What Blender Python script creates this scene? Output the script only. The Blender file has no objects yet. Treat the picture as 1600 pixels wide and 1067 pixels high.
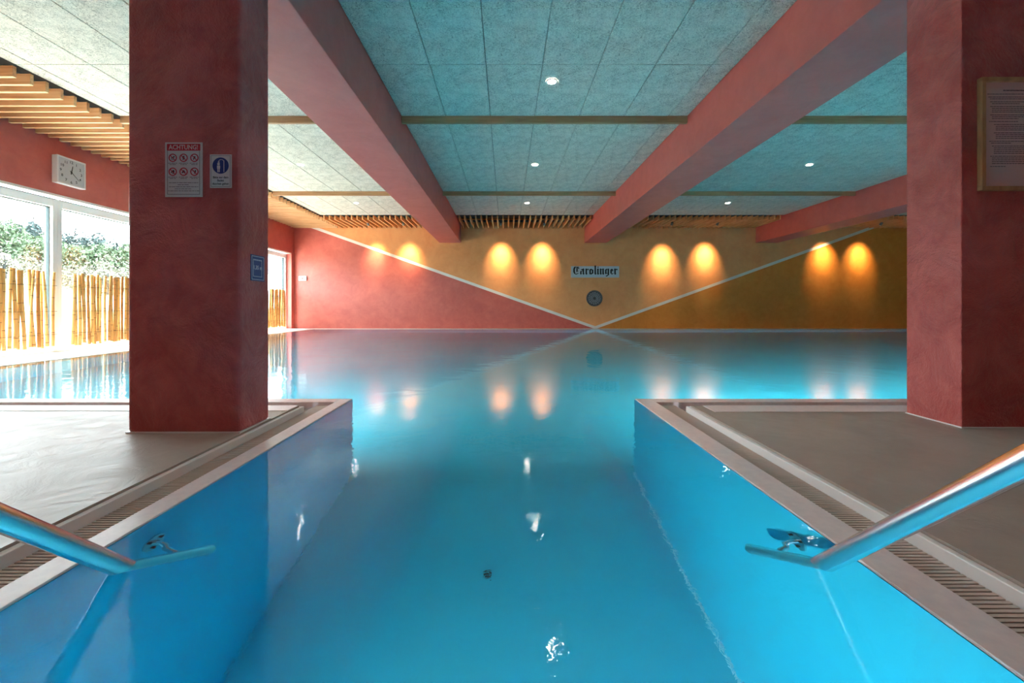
import bpy, math, random
from mathutils import Vector, Matrix
random.seed(7)
sc = bpy.context.scene
PI = math.pi
COL = sc.collection
# ------------------------------------------------------------------ camera, sky, sun, exposure
EYE = 0.69                                     # eye height above the water line (water = z 0)
cam_d = bpy.data.cameras.new('camera'); cam = bpy.data.objects.new('camera', cam_d); COL.objects.link(cam)
cam.location = (0, 0, EYE); cam.rotation_euler = (PI/2, 0, 0)
cam_d.sensor_width = 36; cam_d.lens = 650/1600*36
cam_d.shift_x = 9/1600; cam_d.shift_y = -54.5/1600
cam_d.clip_start = 0.05; cam_d.clip_end = 400
sc.camera = cam
sc.view_settings.view_transform = 'Standard'; sc.view_settings.look = 'None'
sc.view_settings.gamma = 1; sc.view_settings.use_curve_mapping = False
sc.view_settings.exposure = 1.15
w = bpy.data.worlds.new('sky'); sc.world = w; w.use_nodes = True
bg = w.node_tree.nodes['Background']; bg.inputs[0].default_value = (0.86, 0.94, 1.0, 1); bg.inputs[1].default_value = 11.0
sun_d = bpy.data.lights.new('sun', 'SUN'); sun_d.energy = 27; sun_d.angle = 0.009; sun_d.color = (1, .94, .84)
sun = bpy.data.objects.new('sun', sun_d); COL.objects.link(sun); sun.rotation_euler = Vector((.36, -.04, -1)).to_track_quat('-Z', 'Y').to_euler()
sc.cycles.max_bounces = 12; sc.cycles.diffuse_bounces = 6; sc.cycles.glossy_bounces = 6; sc.cycles.transmission_bounces = 8
sc.cycles.transparent_max_bounces = 12
sc.cycles.caustics_reflective = False; sc.cycles.caustics_refractive = True; sc.cycles.use_denoising = True
sc.cycles.sample_clamp_indirect = 12

# ------------------------------------------------------------------ dimensions (metres, water line = 0)
XL, XR, YF, YB = -6.65, 13.6, -2.3, 13.05      # room
ZC = 3.267                                     # underside of ceiling panels
ZBEAM = 2.69
ZD = 0.033                                     # deck
BAYL, BAYR, YC = -1.145, 0.955, 3.09           # entry bay of the pool, corner line of the main pool
BAYN = -1.2
PXL, PXR, PYB = -5.85, 12.9, 12.65             # main pool
DEPTH = 1.45
SLX, SLY = -5.23, 11.71                        # edges of the slatted zones
ZS0, ZS1 = 3.145, 3.262

# ------------------------------------------------------------------ materials
def srgb(r, g, b):
    f = lambda c: (c/255/12.92) if c/255 <= .04045 else ((c/255+.055)/1.055)**2.4
    return (f(r), f(g), f(b), 1)
def base_mat(name):
    m = bpy.data.materials.new(name); m.use_nodes = True
    nt = m.node_tree; b = nt.nodes['Principled BSDF']
    return m, nt, b
def plain(name, col, rough=.5, metal=0, spec=.5):
    m, nt, b = base_mat(name)
    b.inputs['Base Color'].default_value = col; b.inputs['Roughness'].default_value = rough
    b.inputs['Metallic'].default_value = metal; b.inputs['Specular IOR Level'].default_value = spec
    return m
def N(nt, typ, **kw):
    n = nt.nodes.new(typ)
    for k, v in kw.items():
        if k in n.inputs: n.inputs[k].default_value = v
        else: setattr(n, k, v)
    return n
def noise(nt, vec, scale, detail=4, rough=.5, dist=0):
    n = nt.nodes.new('ShaderNodeTexNoise'); n.inputs['Scale'].default_value = scale
    n.inputs['Detail'].default_value = detail; n.inputs['Roughness'].default_value = rough
    n.inputs['Distortion'].default_value = dist
    nt.links.new(vec, n.inputs['Vector']); return n
def objco(nt, scale=(1, 1, 1)):
    tc = nt.nodes.new('ShaderNodeTexCoord'); mp = nt.nodes.new('ShaderNodeMapping')
    mp.inputs['Scale'].default_value = scale
    nt.links.new(tc.outputs['Object'], mp.inputs['Vector']); return mp.outputs['Vector']
def ramp(nt, fac, stops):
    r = nt.nodes.new('ShaderNodeValToRGB'); nt.links.new(fac, r.inputs['Fac'])
    while len(r.color_ramp.elements) > 1: r.color_ramp.elements.remove(r.color_ramp.elements[-1])
    for i, (p, c) in enumerate(stops):
        e = r.color_ramp.elements[0] if i == 0 else r.color_ramp.elements.new(p)
        e.position = p; e.color = c
    return r.outputs['Color']
def bump(nt, b, height, strength, dist=.01):
    n = nt.nodes.new('ShaderNodeBump'); n.inputs['Strength'].default_value = strength
    n.inputs['Distance'].default_value = dist
    nt.links.new(height, n.inputs['Height']); nt.links.new(n.outputs['Normal'], b.inputs['Normal']); return n
def plaster(name, c1, c2, rough=.45, k=1.0, spec=.5):
    m, nt, b = base_mat(name); v = objco(nt)
    n1 = noise(nt, v, 1.6, 6, .6, 1.2); n2 = noise(nt, v, 5, 6, .66, .9)
    n3 = noise(nt, v, 42, 3, .6, 1.0)
    mx = N(nt, 'ShaderNodeMath', operation='MULTIPLY_ADD'); nt.links.new(n2.outputs['Fac'], mx.inputs[0]); mx.inputs[1].default_value = .5
    hf = N(nt, 'ShaderNodeMath', operation='MULTIPLY'); nt.links.new(n1.outputs['Fac'], hf.inputs[0]); hf.inputs[1].default_value = .5
    nt.links.new(hf.outputs[0], mx.inputs[2])
    nt.links.new(ramp(nt, mx.outputs[0], [(.36, c1), (.62, c2)]), b.inputs['Base Color'])
    ad = N(nt, 'ShaderNodeMath', operation='MULTIPLY_ADD'); nt.links.new(n3.outputs['Fac'], ad.inputs[0]); ad.inputs[1].default_value = .25
    nt.links.new(n2.outputs['Fac'], ad.inputs[2])
    bump(nt, b, ad.outputs[0], min(1, .5*k), .012*max(1, k*1.6))
    b.inputs['Roughness'].default_value = rough; b.inputs['Specular IOR Level'].default_value = spec
    return m
M = {}
M['red'] = plaster('red_plaster', srgb(168, 64, 62), srgb(206, 104, 100), .42, 1.7)
M['red_beam'] = plaster('red_beam_paint', srgb(204, 96, 88), srgb(214, 108, 100), .5, .25)
M['red_wall'] = plaster('red_wall_paint', srgb(186, 88, 78), srgb(202, 104, 92), .5, .25)
M['orange_wall'] = plaster('orange_wall_paint', srgb(232, 156, 96), srgb(242, 170, 110), .6, .2)
M['ochre_wall'] = plaster('ochre_wall_paint', srgb(204, 124, 42), srgb(218, 142, 60), .6, .2)
M['white'] = plain('white_paint', srgb(232, 228, 222), .5)
M['frame_white'] = plain('white_window_frame', srgb(225, 228, 230), .35)
M['gasket'] = plain('dark_gasket', srgb(40, 60, 66), .6)
M['gutter'] = plain('gutter_grey', srgb(110, 98, 92), .7)
M['dark'] = plain('dark_void', srgb(28, 26, 26), .9)
M['relief'] = plain('relief_grey', srgb(150, 150, 155), .45)  # raised relief in a lighter grey than the disc
M['rail_metal'] = plain('grey_metal_channel', srgb(120, 125, 128), .4, .8)
M['black'] = plain('black_print', srgb(22, 22, 26), .6)
M['plastic'] = plain('white_plastic', srgb(225, 225, 225), .35)
M['signwhite'] = plain('sign_white', srgb(215, 208, 205), .45)
M['signred'] = plain('sign_red', srgb(190, 22, 40), .45)
M['signblue'] = plain('sign_blue', srgb(18, 48, 120), .45)
M['bluesign'] = plain('sign_steel_blue', srgb(28, 70, 130), .4)
M['grey_print'] = plain('grey_print', srgb(110, 92, 96), .6)
M['paper'] = plain('poster_paper', srgb(222, 200, 196), .7)
M['plate'] = plain('pale_blue_plate', srgb(205, 215, 226), .4)
M['clockface'] = plain('clock_face', srgb(196, 200, 204), .5)
# lining
def lining(nm, c1, c2):
    m, nt, b = base_mat(nm); v = objco(nt); n = noise(nt, v, .7, 3)
    nt.links.new(ramp(nt, n.outputs['Fac'], [(.3, c1), (.7, c2)]), b.inputs['Base Color'])
    b.inputs['Roughness'].default_value = .5; return m
M['lining'] = lining('pool_lining', srgb(26, 186, 218), srgb(44, 196, 226))
M['lining_floor'] = lining('pool_floor_lining', srgb(50, 196, 222), srgb(72, 206, 230))
M['seam'] = plain('pale_seam', srgb(150, 225, 240), .5)
# coping stone
def stone(name, c1, c2, rough, sc_=30):
    m, nt, b = base_mat(name); v = objco(nt); n = noise(nt, v, sc_, 5, .6)
    nt.links.new(ramp(nt, n.outputs['Fac'], [(.35, c1), (.65, c2)]), b.inputs['Base Color'])
    b.inputs['Roughness'].default_value = rough; bump(nt, b, n.outputs['Fac'], .05, .003); return m
M['coping'] = stone('pale_coping', srgb(222, 208, 210), srgb(232, 218, 218), .35)
M['ledge'] = stone('pale_ledge', srgb(205, 203, 200), srgb(216, 214, 210), .4)
M['profile'] = plain('pale_profile', srgb(232, 228, 228), .3)
M['grate'] = plain('grate_plastic', srgb(196, 178, 168), .5)
def deck():
    m, nt, b = base_mat('deck_microcement'); v = objco(nt)
    n = noise(nt, v, 1.3, 6, .6, .8); n2 = noise(nt, v, 5, 4, .6, 2.0)
    nt.links.new(ramp(nt, n.outputs['Fac'], [(.3, srgb(156, 142, 133)), (.7, srgb(174, 161, 152))]), b.inputs['Base Color'])
    nt.links.new(ramp(nt, n2.outputs['Fac'], [(.3, (.40,)*3+(1,)), (.7, (.52,)*3+(1,))]), b.inputs['Roughness']); b.inputs['Specular IOR Level'].default_value = .35
    bump(nt, b, n2.outputs['Fac'], .4, .012); return m
M['deck'] = deck()
def woodwool():
    m, nt, b = base_mat('wood_wool_panel'); v = objco(nt)
    n = noise(nt, v, 38, 3, .8, 2.0); n2 = noise(nt, v, 6, 2)
    a = N(nt, 'ShaderNodeMath', operation='MULTIPLY_ADD'); nt.links.new(n.outputs['Fac'], a.inputs[0]); a.inputs[1].default_value = .8
    h = N(nt, 'ShaderNodeMath', operation='MULTIPLY'); nt.links.new(n2.outputs['Fac'], h.inputs[0]); h.inputs[1].default_value = .2
    nt.links.new(h.outputs[0], a.inputs[2])
    nt.links.new(ramp(nt, a.outputs[0], [(.36, srgb(124, 126, 118)), (.48, srgb(204, 200, 190)), (.64, srgb(236, 230, 218))]), b.inputs['Base Color'])
    b.inputs['Roughness'].default_value = .85; b.inputs['Specular IOR Level'].default_value = .2
    bump(nt, b, n.outputs['Fac'], .35, .004); return m
M['panel'] = woodwool()
def wood(name, c1, c2, c3, scale=(1, 1, 1)):
    m, nt, b = base_mat(name); v = objco(nt, scale)
    oi = nt.nodes.new('ShaderNodeObjectInfo'); ad = N(nt, 'ShaderNodeVectorMath', operation='ADD')
    mu = N(nt, 'ShaderNodeVectorMath', operation='SCALE'); nt.links.new(v, ad.inputs[0])
    cb = nt.nodes.new('ShaderNodeCombineXYZ'); nt.links.new(oi.outputs['Random'], cb.inputs[0]); nt.links.new(oi.outputs['Random'], cb.inputs[1])
    nt.links.new(cb.outputs[0], mu.inputs[0]); mu.inputs['Scale'].default_value = 37
    nt.links.new(mu.outputs[0], ad.inputs[1])
    n = noise(nt, ad.outputs[0], 3, 6, .6, .4)
    nt.links.new(ramp(nt, n.outputs['Fac'], [(.32, c1), (.5, c2), (.7, c3)]), b.inputs['Base Color'])
    b.inputs['Roughness'].default_value = .55; return m
M['slatx'] = wood('pine_slat_across', srgb(206, 150, 102), srgb(228, 176, 126), srgb(238, 194, 146), (.6, 20, 12))
M['slaty'] = wood('pine_slat_along', srgb(200, 138, 84), srgb(222, 164, 108), srgb(232, 182, 130), (20, .6, 12))
M['batten'] = wood('brown_batten', srgb(152, 110, 74), srgb(172, 128, 90), srgb(184, 144, 104), (.6, 20, 12))
M['posterwood'] = wood('oak_frame', srgb(172, 128, 84), srgb(190, 146, 100), srgb(202, 160, 112), (8, 8, 1))
def cane_mat(name, cs):
    m, nt, b = base_mat(name); v = objco(nt, (1, 1, 1))
    oi = nt.nodes.new('ShaderNodeObjectInfo'); sx = nt.nodes.new('ShaderNodeSeparateXYZ'); nt.links.new(v, sx.inputs[0])
    cr = ramp(nt, oi.outputs['Random'], cs)
    zz = N(nt, 'ShaderNodeMath', operation='ADD'); nt.links.new(sx.outputs['Z'], zz.inputs[0])
    r5 = N(nt, 'ShaderNodeMath', operation='MULTIPLY'); nt.links.new(oi.outputs['Random'], r5.inputs[0]); r5.inputs[1].default_value = 5
    nt.links.new(r5.outputs[0], zz.inputs[1])
    fm = N(nt, 'ShaderNodeMath', operation='PINGPONG'); nt.links.new(zz.outputs[0], fm.inputs[0]); fm.inputs[1].default_value = .13
    lt = N(nt, 'ShaderNodeMath', operation='LESS_THAN'); nt.links.new(fm.outputs[0], lt.inputs[0]); lt.inputs[1].default_value = .005
    mx = N(nt, 'ShaderNodeMix', data_type='RGBA'); nt.links.new(lt.outputs[0], mx.inputs[0]); nt.links.new(cr, mx.inputs[6])
    mx.inputs[7].default_value = srgb(140, 92, 50); nt.links.new(mx.outputs[2], b.inputs['Base Color'])
    b.inputs['Roughness'].default_value = .4; return m
M['cane'] = cane_mat('bamboo_cane', [(0, srgb(176, 118, 58)), (.3, srgb(206, 150, 84)), (.6, srgb(222, 176, 106)), (1, srgb(190, 136, 74))])
M['wire'] = plain('dark_wire', srgb(70, 60, 50), .5, .6)
def steel():
    m, nt, b = base_mat('brushed_steel'); v = objco(nt, (1, 1, 1)); n = noise(nt, v, 120, 3)
    b.inputs['Base Color'].default_value = (.72, .73, .74, 1); b.inputs['Metallic'].default_value = 1
    b.inputs['Roughness'].default_value = .22; bump(nt, b, n.outputs['Fac'], .04, .001); return m
M['steel'] = steel()
def bronze():
    m, nt, b = base_mat('dark_relief'); v = objco(nt); n = noise(nt, v, 16, 4, .6, 2)
    nt.links.new(ramp(nt, n.outputs['Fac'], [(.35, srgb(58, 52, 48)), (.6, srgb(112, 110, 112))]), b.inputs['Base Color'])
    b.inputs['Roughness'].default_value = .5; b.inputs['Metallic'].default_value = .3; return m
M['bronze'] = bronze()
def emis(name, col, s):
    m, nt, b = base_mat(name); b.inputs['Base Color'].default_value = (.8, .8, .8, 1)
    b.inputs['Emission Color'].default_value = col; b.inputs['Emission Strength'].default_value = s; return m
M['lamp'] = emis('lamp_glow', (1, .93, .84, 1), 60)
M['lampwarm'] = emis('warm_lamp_glow', (1, .72, .42, 1), 2)
def glass():
    m = bpy.data.materials.new('window_glass'); m.use_nodes = True; nt = m.node_tree; nt.nodes.clear()
    o = nt.nodes.new('ShaderNodeOutputMaterial'); t = nt.nodes.new('ShaderNodeBsdfTransparent'); g = nt.nodes.new('ShaderNodeBsdfGlossy')
    t.inputs[0].default_value = (.93, .97, .96, 1); g.inputs['Roughness'].default_value = .0
    f = nt.nodes.new('ShaderNodeFresnel'); x = nt.nodes.new('ShaderNodeMixShader')
    ge = nt.nodes.new('ShaderNodeNewGeometry'); mr = nt.nodes.new('ShaderNodeMapRange')      # thin pane: same reflectance on both faces
    nt.links.new(ge.outputs['Backfacing'], mr.inputs['Value']); mr.inputs['To Min'].default_value = 1.45; mr.inputs['To Max'].default_value = 1/1.45
    nt.links.new(mr.outputs[0], f.inputs[0])
    nt.links.new(f.outputs[0], x.inputs[0]); nt.links.new(t.outputs[0], x.inputs[1]); nt.links.new(g.outputs[0], x.inputs[2])
    nt.links.new(x.outputs[0], o.inputs[0]); return m
M['glass'] = glass()
def water():
    m = bpy.data.materials.new('pool_water'); m.use_nodes = True; nt = m.node_tree; nt.nodes.clear()
    o = nt.nodes.new('ShaderNodeOutputMaterial'); r = nt.nodes.new('ShaderNodeBsdfRefraction'); g = nt.nodes.new('ShaderNodeBsdfGlossy')
    r.inputs['Color'].default_value = (.93, .99, 1, 1); r.inputs['IOR'].default_value = 1.33; r.inputs['Roughness'].default_value = 0
    g.inputs['Roughness'].default_value = .012
    f = nt.nodes.new('ShaderNodeFresnel'); f.inputs[0].default_value = 1.33; x = nt.nodes.new('ShaderNodeMixShader')
    v = objco(nt); a = noise(nt, v, 2.6, 2, .5, .6); c = noise(nt, v, 24, 3, .6, .8)
    s = N(nt, 'ShaderNodeMath', operation='MULTIPLY_ADD'); nt.links.new(c.outputs['Fac'], s.inputs[0])
    sp = nt.nodes.new('ShaderNodeSeparateXYZ'); nt.links.new(v, sp.inputs[0]); mr = nt.nodes.new('ShaderNodeMapRange')   # the inflow ripples the entry bay most
    nt.links.new(sp.outputs['Y'], mr.inputs['Value']); mr.inputs['From Min'].default_value = 2.5; mr.inputs['From Max'].default_value = 6.5
    mr.inputs['To Min'].default_value = .17; mr.inputs['To Max'].default_value = .05; nt.links.new(mr.outputs[0], s.inputs[1])
    nt.links.new(a.outputs['Fac'], s.inputs[2])
    bn = nt.nodes.new('ShaderNodeBump'); bn.inputs['Strength'].default_value = 1; bn.inputs['Distance'].default_value = .0032
    nt.links.new(s.outputs[0], bn.inputs['Height'])
    for q in (f, r, g): nt.links.new(bn.outputs[0], q.inputs['Normal'])
    nt.links.new(f.outputs[0], x.inputs[0]); nt.links.new(r.outputs[0], x.inputs[1]); nt.links.new(g.outputs[0], x.inputs[2])
    nt.links.new(x.outputs[0], o.inputs[0]); return m
M['water'] = water()
M['bark'] = plain('grey_bark', srgb(40, 42, 44), .9)
def leafm(name, c1, c2):
    m, nt, b = base_mat(name); v = objco(nt); n = noise(nt, v, 1.2, 3)
    nt.links.new(ramp(nt, n.outputs['Fac'], [(.35, c1), (.65, c2)]), b.inputs['Base Color']); b.inputs['Roughness'].default_value = .8; return m
M['leafpine'] = leafm('blue_green_needles', srgb(38, 54, 54), srgb(52, 66, 66))
M['leafgreen'] = leafm('spring_green_leaves', srgb(54, 72, 52), srgb(72, 86, 62))
M['blossom'] = leafm('pale_blossom', srgb(78, 76, 64), srgb(100, 98, 88))
M['grass'] = leafm('meadow_grass', srgb(76, 84, 62), srgb(94, 98, 76))
M['terrace'] = stone('terrace_slab', srgb(186, 180, 168), srgb(198, 192, 180), .8, 4)
M['housewhite'] = plain('house_render', srgb(232, 232, 236), .8)
M['housewin'] = plain('house_window', srgb(90, 96, 116), .2)

# ------------------------------------------------------------------ mesh helpers
class MB:
    def __init__(s): s.v, s.f, s.mi, s.cur = [], [], [], 0
    def quad(s, *p):
        n = len(s.v); s.v += [tuple(q) for q in p]; s.f.append(tuple(range(n, n+len(p)))); s.mi.append(s.cur); return s
    def box(s, x0, x1, y0, y1, z0, z1):
        n = len(s.v)
        s.v += [(x0, y0, z0), (x1, y0, z0), (x1, y1, z0), (x0, y1, z0), (x0, y0, z1), (x1, y0, z1), (x1, y1, z1), (x0, y1, z1)]
        for f in ((0, 3, 2, 1), (4, 5, 6, 7), (0, 1, 5, 4), (1, 2, 6, 5), (2, 3, 7, 6), (3, 0, 4, 7)):
            s.f.append(tuple(n+i for i in f)); s.mi.append(s.cur)
        return s
    def prism(s, pts, d):
        """pts: closed outline of 3D points, d: extrusion vector"""
        n = len(s.v); k = len(pts); d = Vector(d)
        s.v += [tuple(p) for p in pts] + [tuple(Vector(p)+d) for p in pts]
        s.f.append(tuple(n+i for i in range(k))[::-1]); s.f.append(tuple(n+k+i for i in range(k))); s.mi += [s.cur]*2
        for i in range(k):
            j = (i+1) % k; s.f.append((n+i, n+j, n+k+j, n+k+i)); s.mi.append(s.cur)
        return s
    def sweep(s, path, r, seg=14, cap=True):
        path = [Vector(p) for p in path]; rr = r if isinstance(r, (list, tuple)) else [r]*len(path)
        n0 = len(s.v); up = None
        for i, p in enumerate(path):
            t = (path[min(i+1, len(path)-1)]-path[max(i-1, 0)]).normalized()
            if up is None:
                up = Vector((0, 0, 1)) if abs(t.z) < .9 else Vector((1, 0, 0))
            a = t.cross(up).normalized(); up = a.cross(t).normalized()
            for k in range(seg):
                q = p+(a*math.cos(2*PI*k/seg)+up*math.sin(2*PI*k/seg))*rr[i]; s.v.append(tuple(q))
        for i in range(len(path)-1):
            for k in range(seg):
                s.f.append((n0+i*seg+k, n0+i*seg+(k+1) % seg, n0+(i+1)*seg+(k+1) % seg, n0+(i+1)*seg+k)); s.mi.append(s.cur)
        if cap:
            s.f.append(tuple(n0+k for k in range(seg))[::-1]); s.f.append(tuple(n0+(len(path)-1)*seg+k for k in range(seg))); s.mi += [s.cur]*2
        return s
    def cyl(s, a, b, r, seg=16, r2=None): return s.sweep([a, b], [r, r if r2 is None else r2], seg)
    def ring(s, c, r0, r1, axis, depth, seg=32):
        """flat annulus with depth; axis 'x','y','z'"""
        def P(r, t, d):
            u, v2 = r*math.cos(t), r*math.sin(t)
            o = {'x': (d, u, v2), 'y': (u, d, v2), 'z': (u, v2, d)}[axis]
            return (c[0]+o[0], c[1]+o[1], c[2]+o[2])
        for k in range(seg):
            t0, t1 = 2*PI*k/seg, 2*PI*(k+1)/seg
            s.quad(P(r0, t0, depth), P(r1, t0, depth), P(r1, t1, depth), P(r0, t1, depth))
            s.quad(P(r1, t0, 0), P(r1, t0, depth), P(r1, t1, depth), P(r1, t1, 0))
            s.quad(P(r0, t0, 0), P(r0, t0, depth), P(r0, t1, depth), P(r0, t1, 0))
        return s
    def mesh(s, name, mats, smooth=False):
        me = bpy.data.meshes.new(name); me.from_pydata(s.v, [], s.f)
        for m in (mats if isinstance(mats, (list, tuple)) else [mats]): me.materials.append(M[m])
        if max(s.mi or [0]) > 0: me.polygons.foreach_set('material_index', s.mi)
        if smooth:
            me.polygons.foreach_set('use_smooth', [True]*len(me.polygons))
            try: me.set_sharp_from_angle(angle=math.radians(40))
            except Exception: pass
        me.update(); return me
    def build(s, name, mats, parent=None, smooth=False, loc=None):
        return link(name, s.mesh(name, mats, smooth), parent, loc)
def link(name, me, parent=None, loc=None):
    o = bpy.data.objects.new(name, me); COL.objects.link(o)
    if parent: 
        o.parent = parent
        pw = parent['_w'] if '_w' in parent else None
        if loc is None: o.location = -Vector(parent.location) if parent.parent is None and parent.type == 'EMPTY' else (0, 0, 0)
    if loc is not None: o.location = loc
    return o
def thing(name, label, cat, loc=(0, 0, 0), group=None):
    o = bpy.data.objects.new(name, None); COL.objects.link(o); o.location = loc; o.empty_display_size = .2
    return tag(o, label, cat, group)
def tag(o, label=None, cat=None, group=None, kind=None):
    if label: o['label'] = label
    if cat: o['category'] = cat
    if group: o['group'] = group
    if kind: o['kind'] = kind
    return o
def bevel(o, wd, seg=2):
    b = o.modifiers.new('bevel', 'BEVEL'); b.width = wd; b.segments = seg; b.limit_method = 'ANGLE'; return o
# world-space meshes parented under an Empty at its base get location = -base (see link)

# ------------------------------------------------------------------ room shell
# floor (decks)
fl = MB()
LD, RD = -1.375, 1.225          # deck edges beside the bay
FD = 2.76                       # deck edge towards the main pool
fl.box(XL, LD, YF, FD, -.25, ZD); fl.box(RD, XR, YF, FD, -.25, ZD); fl.box(LD, RD, YF, BAYN-.1, -.25, ZD)
floor = tag(fl.build('floor', 'deck'), 'grey-brown seamless microcement pool deck either side of the entry bay', kind='structure')
led = MB()
led.box(-7.25, PXL, FD, YB, -.3, .004); led.box(PXL, XR, PYB, YB, -.3, .004); led.box(PXR, XR, FD, PYB, -.3, .004)
led.box(-7.25, XL, YF, FD, -.3, .004)
tag(led.build('floor', 'ledge'), 'pale ledge between the main pool and the window and back walls', kind='structure')
# back wall in three painted fields
wb = MB(); T = .2
AP = (2.79, .02)
def lineL(x): return AP[1]+(x-AP[0])*(3.12-.02)/(-5.9-2.79)
def lineR(x): return AP[1]+(x-AP[0])*(3.28-.02)/(11.79-2.79)
ZT = 3.45
xl_top = AP[0]+(ZT-AP[1])/((3.12-.02)/(-5.9-2.79)); xr_top = AP[0]+(ZT-AP[1])/((3.28-.02)/(11.79-2.79))
wb.cur = 0; wb.prism([(XL-.3, YB, -.3), (AP[0], YB, -.3), (AP[0], YB, AP[1]), (xl_top, YB, ZT), (XL-.3, YB, ZT)], (0, T, 0))
wb.cur = 1; wb.prism([(AP[0], YB, AP[1]), (xr_top, YB, ZT), (xl_top, YB, ZT)], (0, T, 0))
wb.cur = 2; wb.prism([(AP[0], YB, -.3), (XR+.2, YB, -.3), (XR+.2, YB, ZT), (xr_top, YB, ZT), (AP[0], YB, AP[1])], (0, T, 0))
wall_back = tag(wb.build('wall_back', ['red_wall', 'orange_wall', 'ochre_wall']), kind='structure')
def stripe(p, q, wd, label):
    p, q = Vector(p), Vector(q); d = (q-p).normalized(); n = Vector((-d.z, 0, d.x))*wd/2
    o = MB().prism([p-n, q-n, q+n, p+n], (0, -.006, 0)).build('painted_stripe', 'white', wall_back); o['label'] = label
    return o
stripe((-5.9-.6, YB, lineL(-6.5)), (AP[0]+.03, YB, AP[1]+.0), .085, 'white diagonal stripe rising to the left')
stripe((AP[0]-.03, YB, AP[1]), (12.3, YB, lineR(12.3)), .085, 'white diagonal stripe rising to the right')
# left wall: header above windows + pier at far end and near end
wl = MB()
HZ = 2.355; OY1 = 12.88; OY0 = 3.1
wl.box(XL-.17, XL, YF, YB, HZ, ZT); wl.box(XL-.17, XL, OY1, YB, -.3, HZ); wl.box(XL-.17, XL, YF, OY0, -.3, HZ)
tag(wl.build('wall_left', 'red_wall'), kind='structure')
tag(MB().box(XL-.14, XL-.004, OY0, OY1, HZ-.035, HZ-.001).build('trim_1', 'white'), kind='structure')
tag(MB().box(XR, XR+.2, YF, YB, -.3, ZT).build('wall_right', 'ochre_wall'), kind='structure')
tag(MB().box(XL-.2, XR+.2, YF-.2, YF, -.3, ZT).build('wall_front', 'red_wall'), kind='structure')
tag(MB().box(XL-.3, XR+.2, YF-.2, YB+.2, ZT, ZT+.25).build('roof_slab', 'dark'), 'dark structural slab above the hung ceiling', kind='structure')

# ------------------------------------------------------------------ beams
BEAMS = [(-2.09, -1.42), (2.455, 3.135), (7.82, 8.5)]
BL = ['red plastered ceiling beam left of centre, above the column with the warning signs',
      'red ceiling beam right of centre, salmon on its window side, ending above the name plate',
      'most distant red ceiling beam at far right, partly hidden behind the right column']
for (a, b), l in zip(BEAMS, BL):
    o = MB().box(a, b, YF+.01, YB-.004, ZBEAM, ZT-.01).build('ceiling_beam', 'red_beam'); bevel(o, .006)
    tag(o, l, 'beam', 'red ceiling beams')

# ------------------------------------------------------------------ ceiling: panels, battens, slats
ceil = bpy.data.objects.new('ceiling', None); COL.objects.link(ceil); ceil.location = (0, 0, ZC); ceil['kind'] = 'structure'
BAT = [1.97, 5.652, 9.33]
rows = []
for ys in ([YF, -1.68, -.475, .73, 1.945], [1.995, 3.23, 4.431, 5.63], [5.675, 6.885, 8.095, 9.307], [9.353, 10.55, SLY]):
    rows += [(ys[i], ys[i+1]) for i in range(len(ys)-1)]
bays = [(SLX, BEAMS[0][0]), (BEAMS[0][1], BEAMS[1][0]), (BEAMS[1][1], BEAMS[2][0]), (BEAMS[2][1], XR)]
pm = {}
def boxmesh(name, sx, sy, sz, mat, ch=0):
    key = (name, round(sx, 3), round(sy, 3), round(sz, 3), mat)
    if key in pm: return pm[key]
    b = MB()
    if ch:
        x, y, c = sx/2, sy/2, ch
        b.v = [(-x, -y, sz), (x, -y, sz), (x, y, sz), (-x, y, sz), (-x, -y, c), (x, -y, c), (x, y, c), (-x, y, c),
               (-x+c, -y+c, 0), (x-c, -y+c, 0), (x-c, y-c, 0), (-x+c, y-c, 0)]
        b.f = [(0, 1, 2, 3), (8, 11, 10, 9)]
        for k in range(4):
            j = (k+1) % 4; b.f += [(k, 4+k, 4+j, j), (4+k, 8+k, 8+j, 4+j)]
        b.mi = [0]*len(b.f)
    else: b.box(-sx/2, sx/2, -sy/2, sy/2, 0, sz)
    pm[key] = b.mesh(name, mat); return pm[key]
GX = [-.215+.6025*k for k in range(-9, 24)]
for bi, (x0, x1) in enumerate(bays):
    xs = [x0]+[g for g in GX if x0+.08 < g < x1-.08]+[x1]
    for i in range(len(xs)-1):
        for (ya, yb) in rows:
            sx, sy = xs[i+1]-xs[i]-.006, yb-ya-.006
            o = bpy.data.objects.new('ceiling_panel', boxmesh('ceiling_panel', round(sx, 3), round(sy, 3), .03, 'panel', .005)); COL.objects.link(o)
            o.parent = ceil; o.location = ((xs[i]+xs[i+1])/2, (ya+yb)/2, random.uniform(0, .0015))
bayname = ['on the window side', 'between the two big beams', 'right of the second beam', 'right of the farthest beam']
rowname = ['level with the columns', 'nearer of two in view', 'farther of two in view']
for bi, (x0, x1) in enumerate(bays):
    for ri, yb in enumerate(BAT):
        o = MB().box(x0+.002, x1-.002, yb-.022, yb+.022, ZC-.09, ZC+.04).build('ceiling_batten', 'batten')
        tag(o, f'brown ceiling batten {bayname[bi]}, {rowname[ri]}', 'batten', 'wooden ceiling battens')
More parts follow.
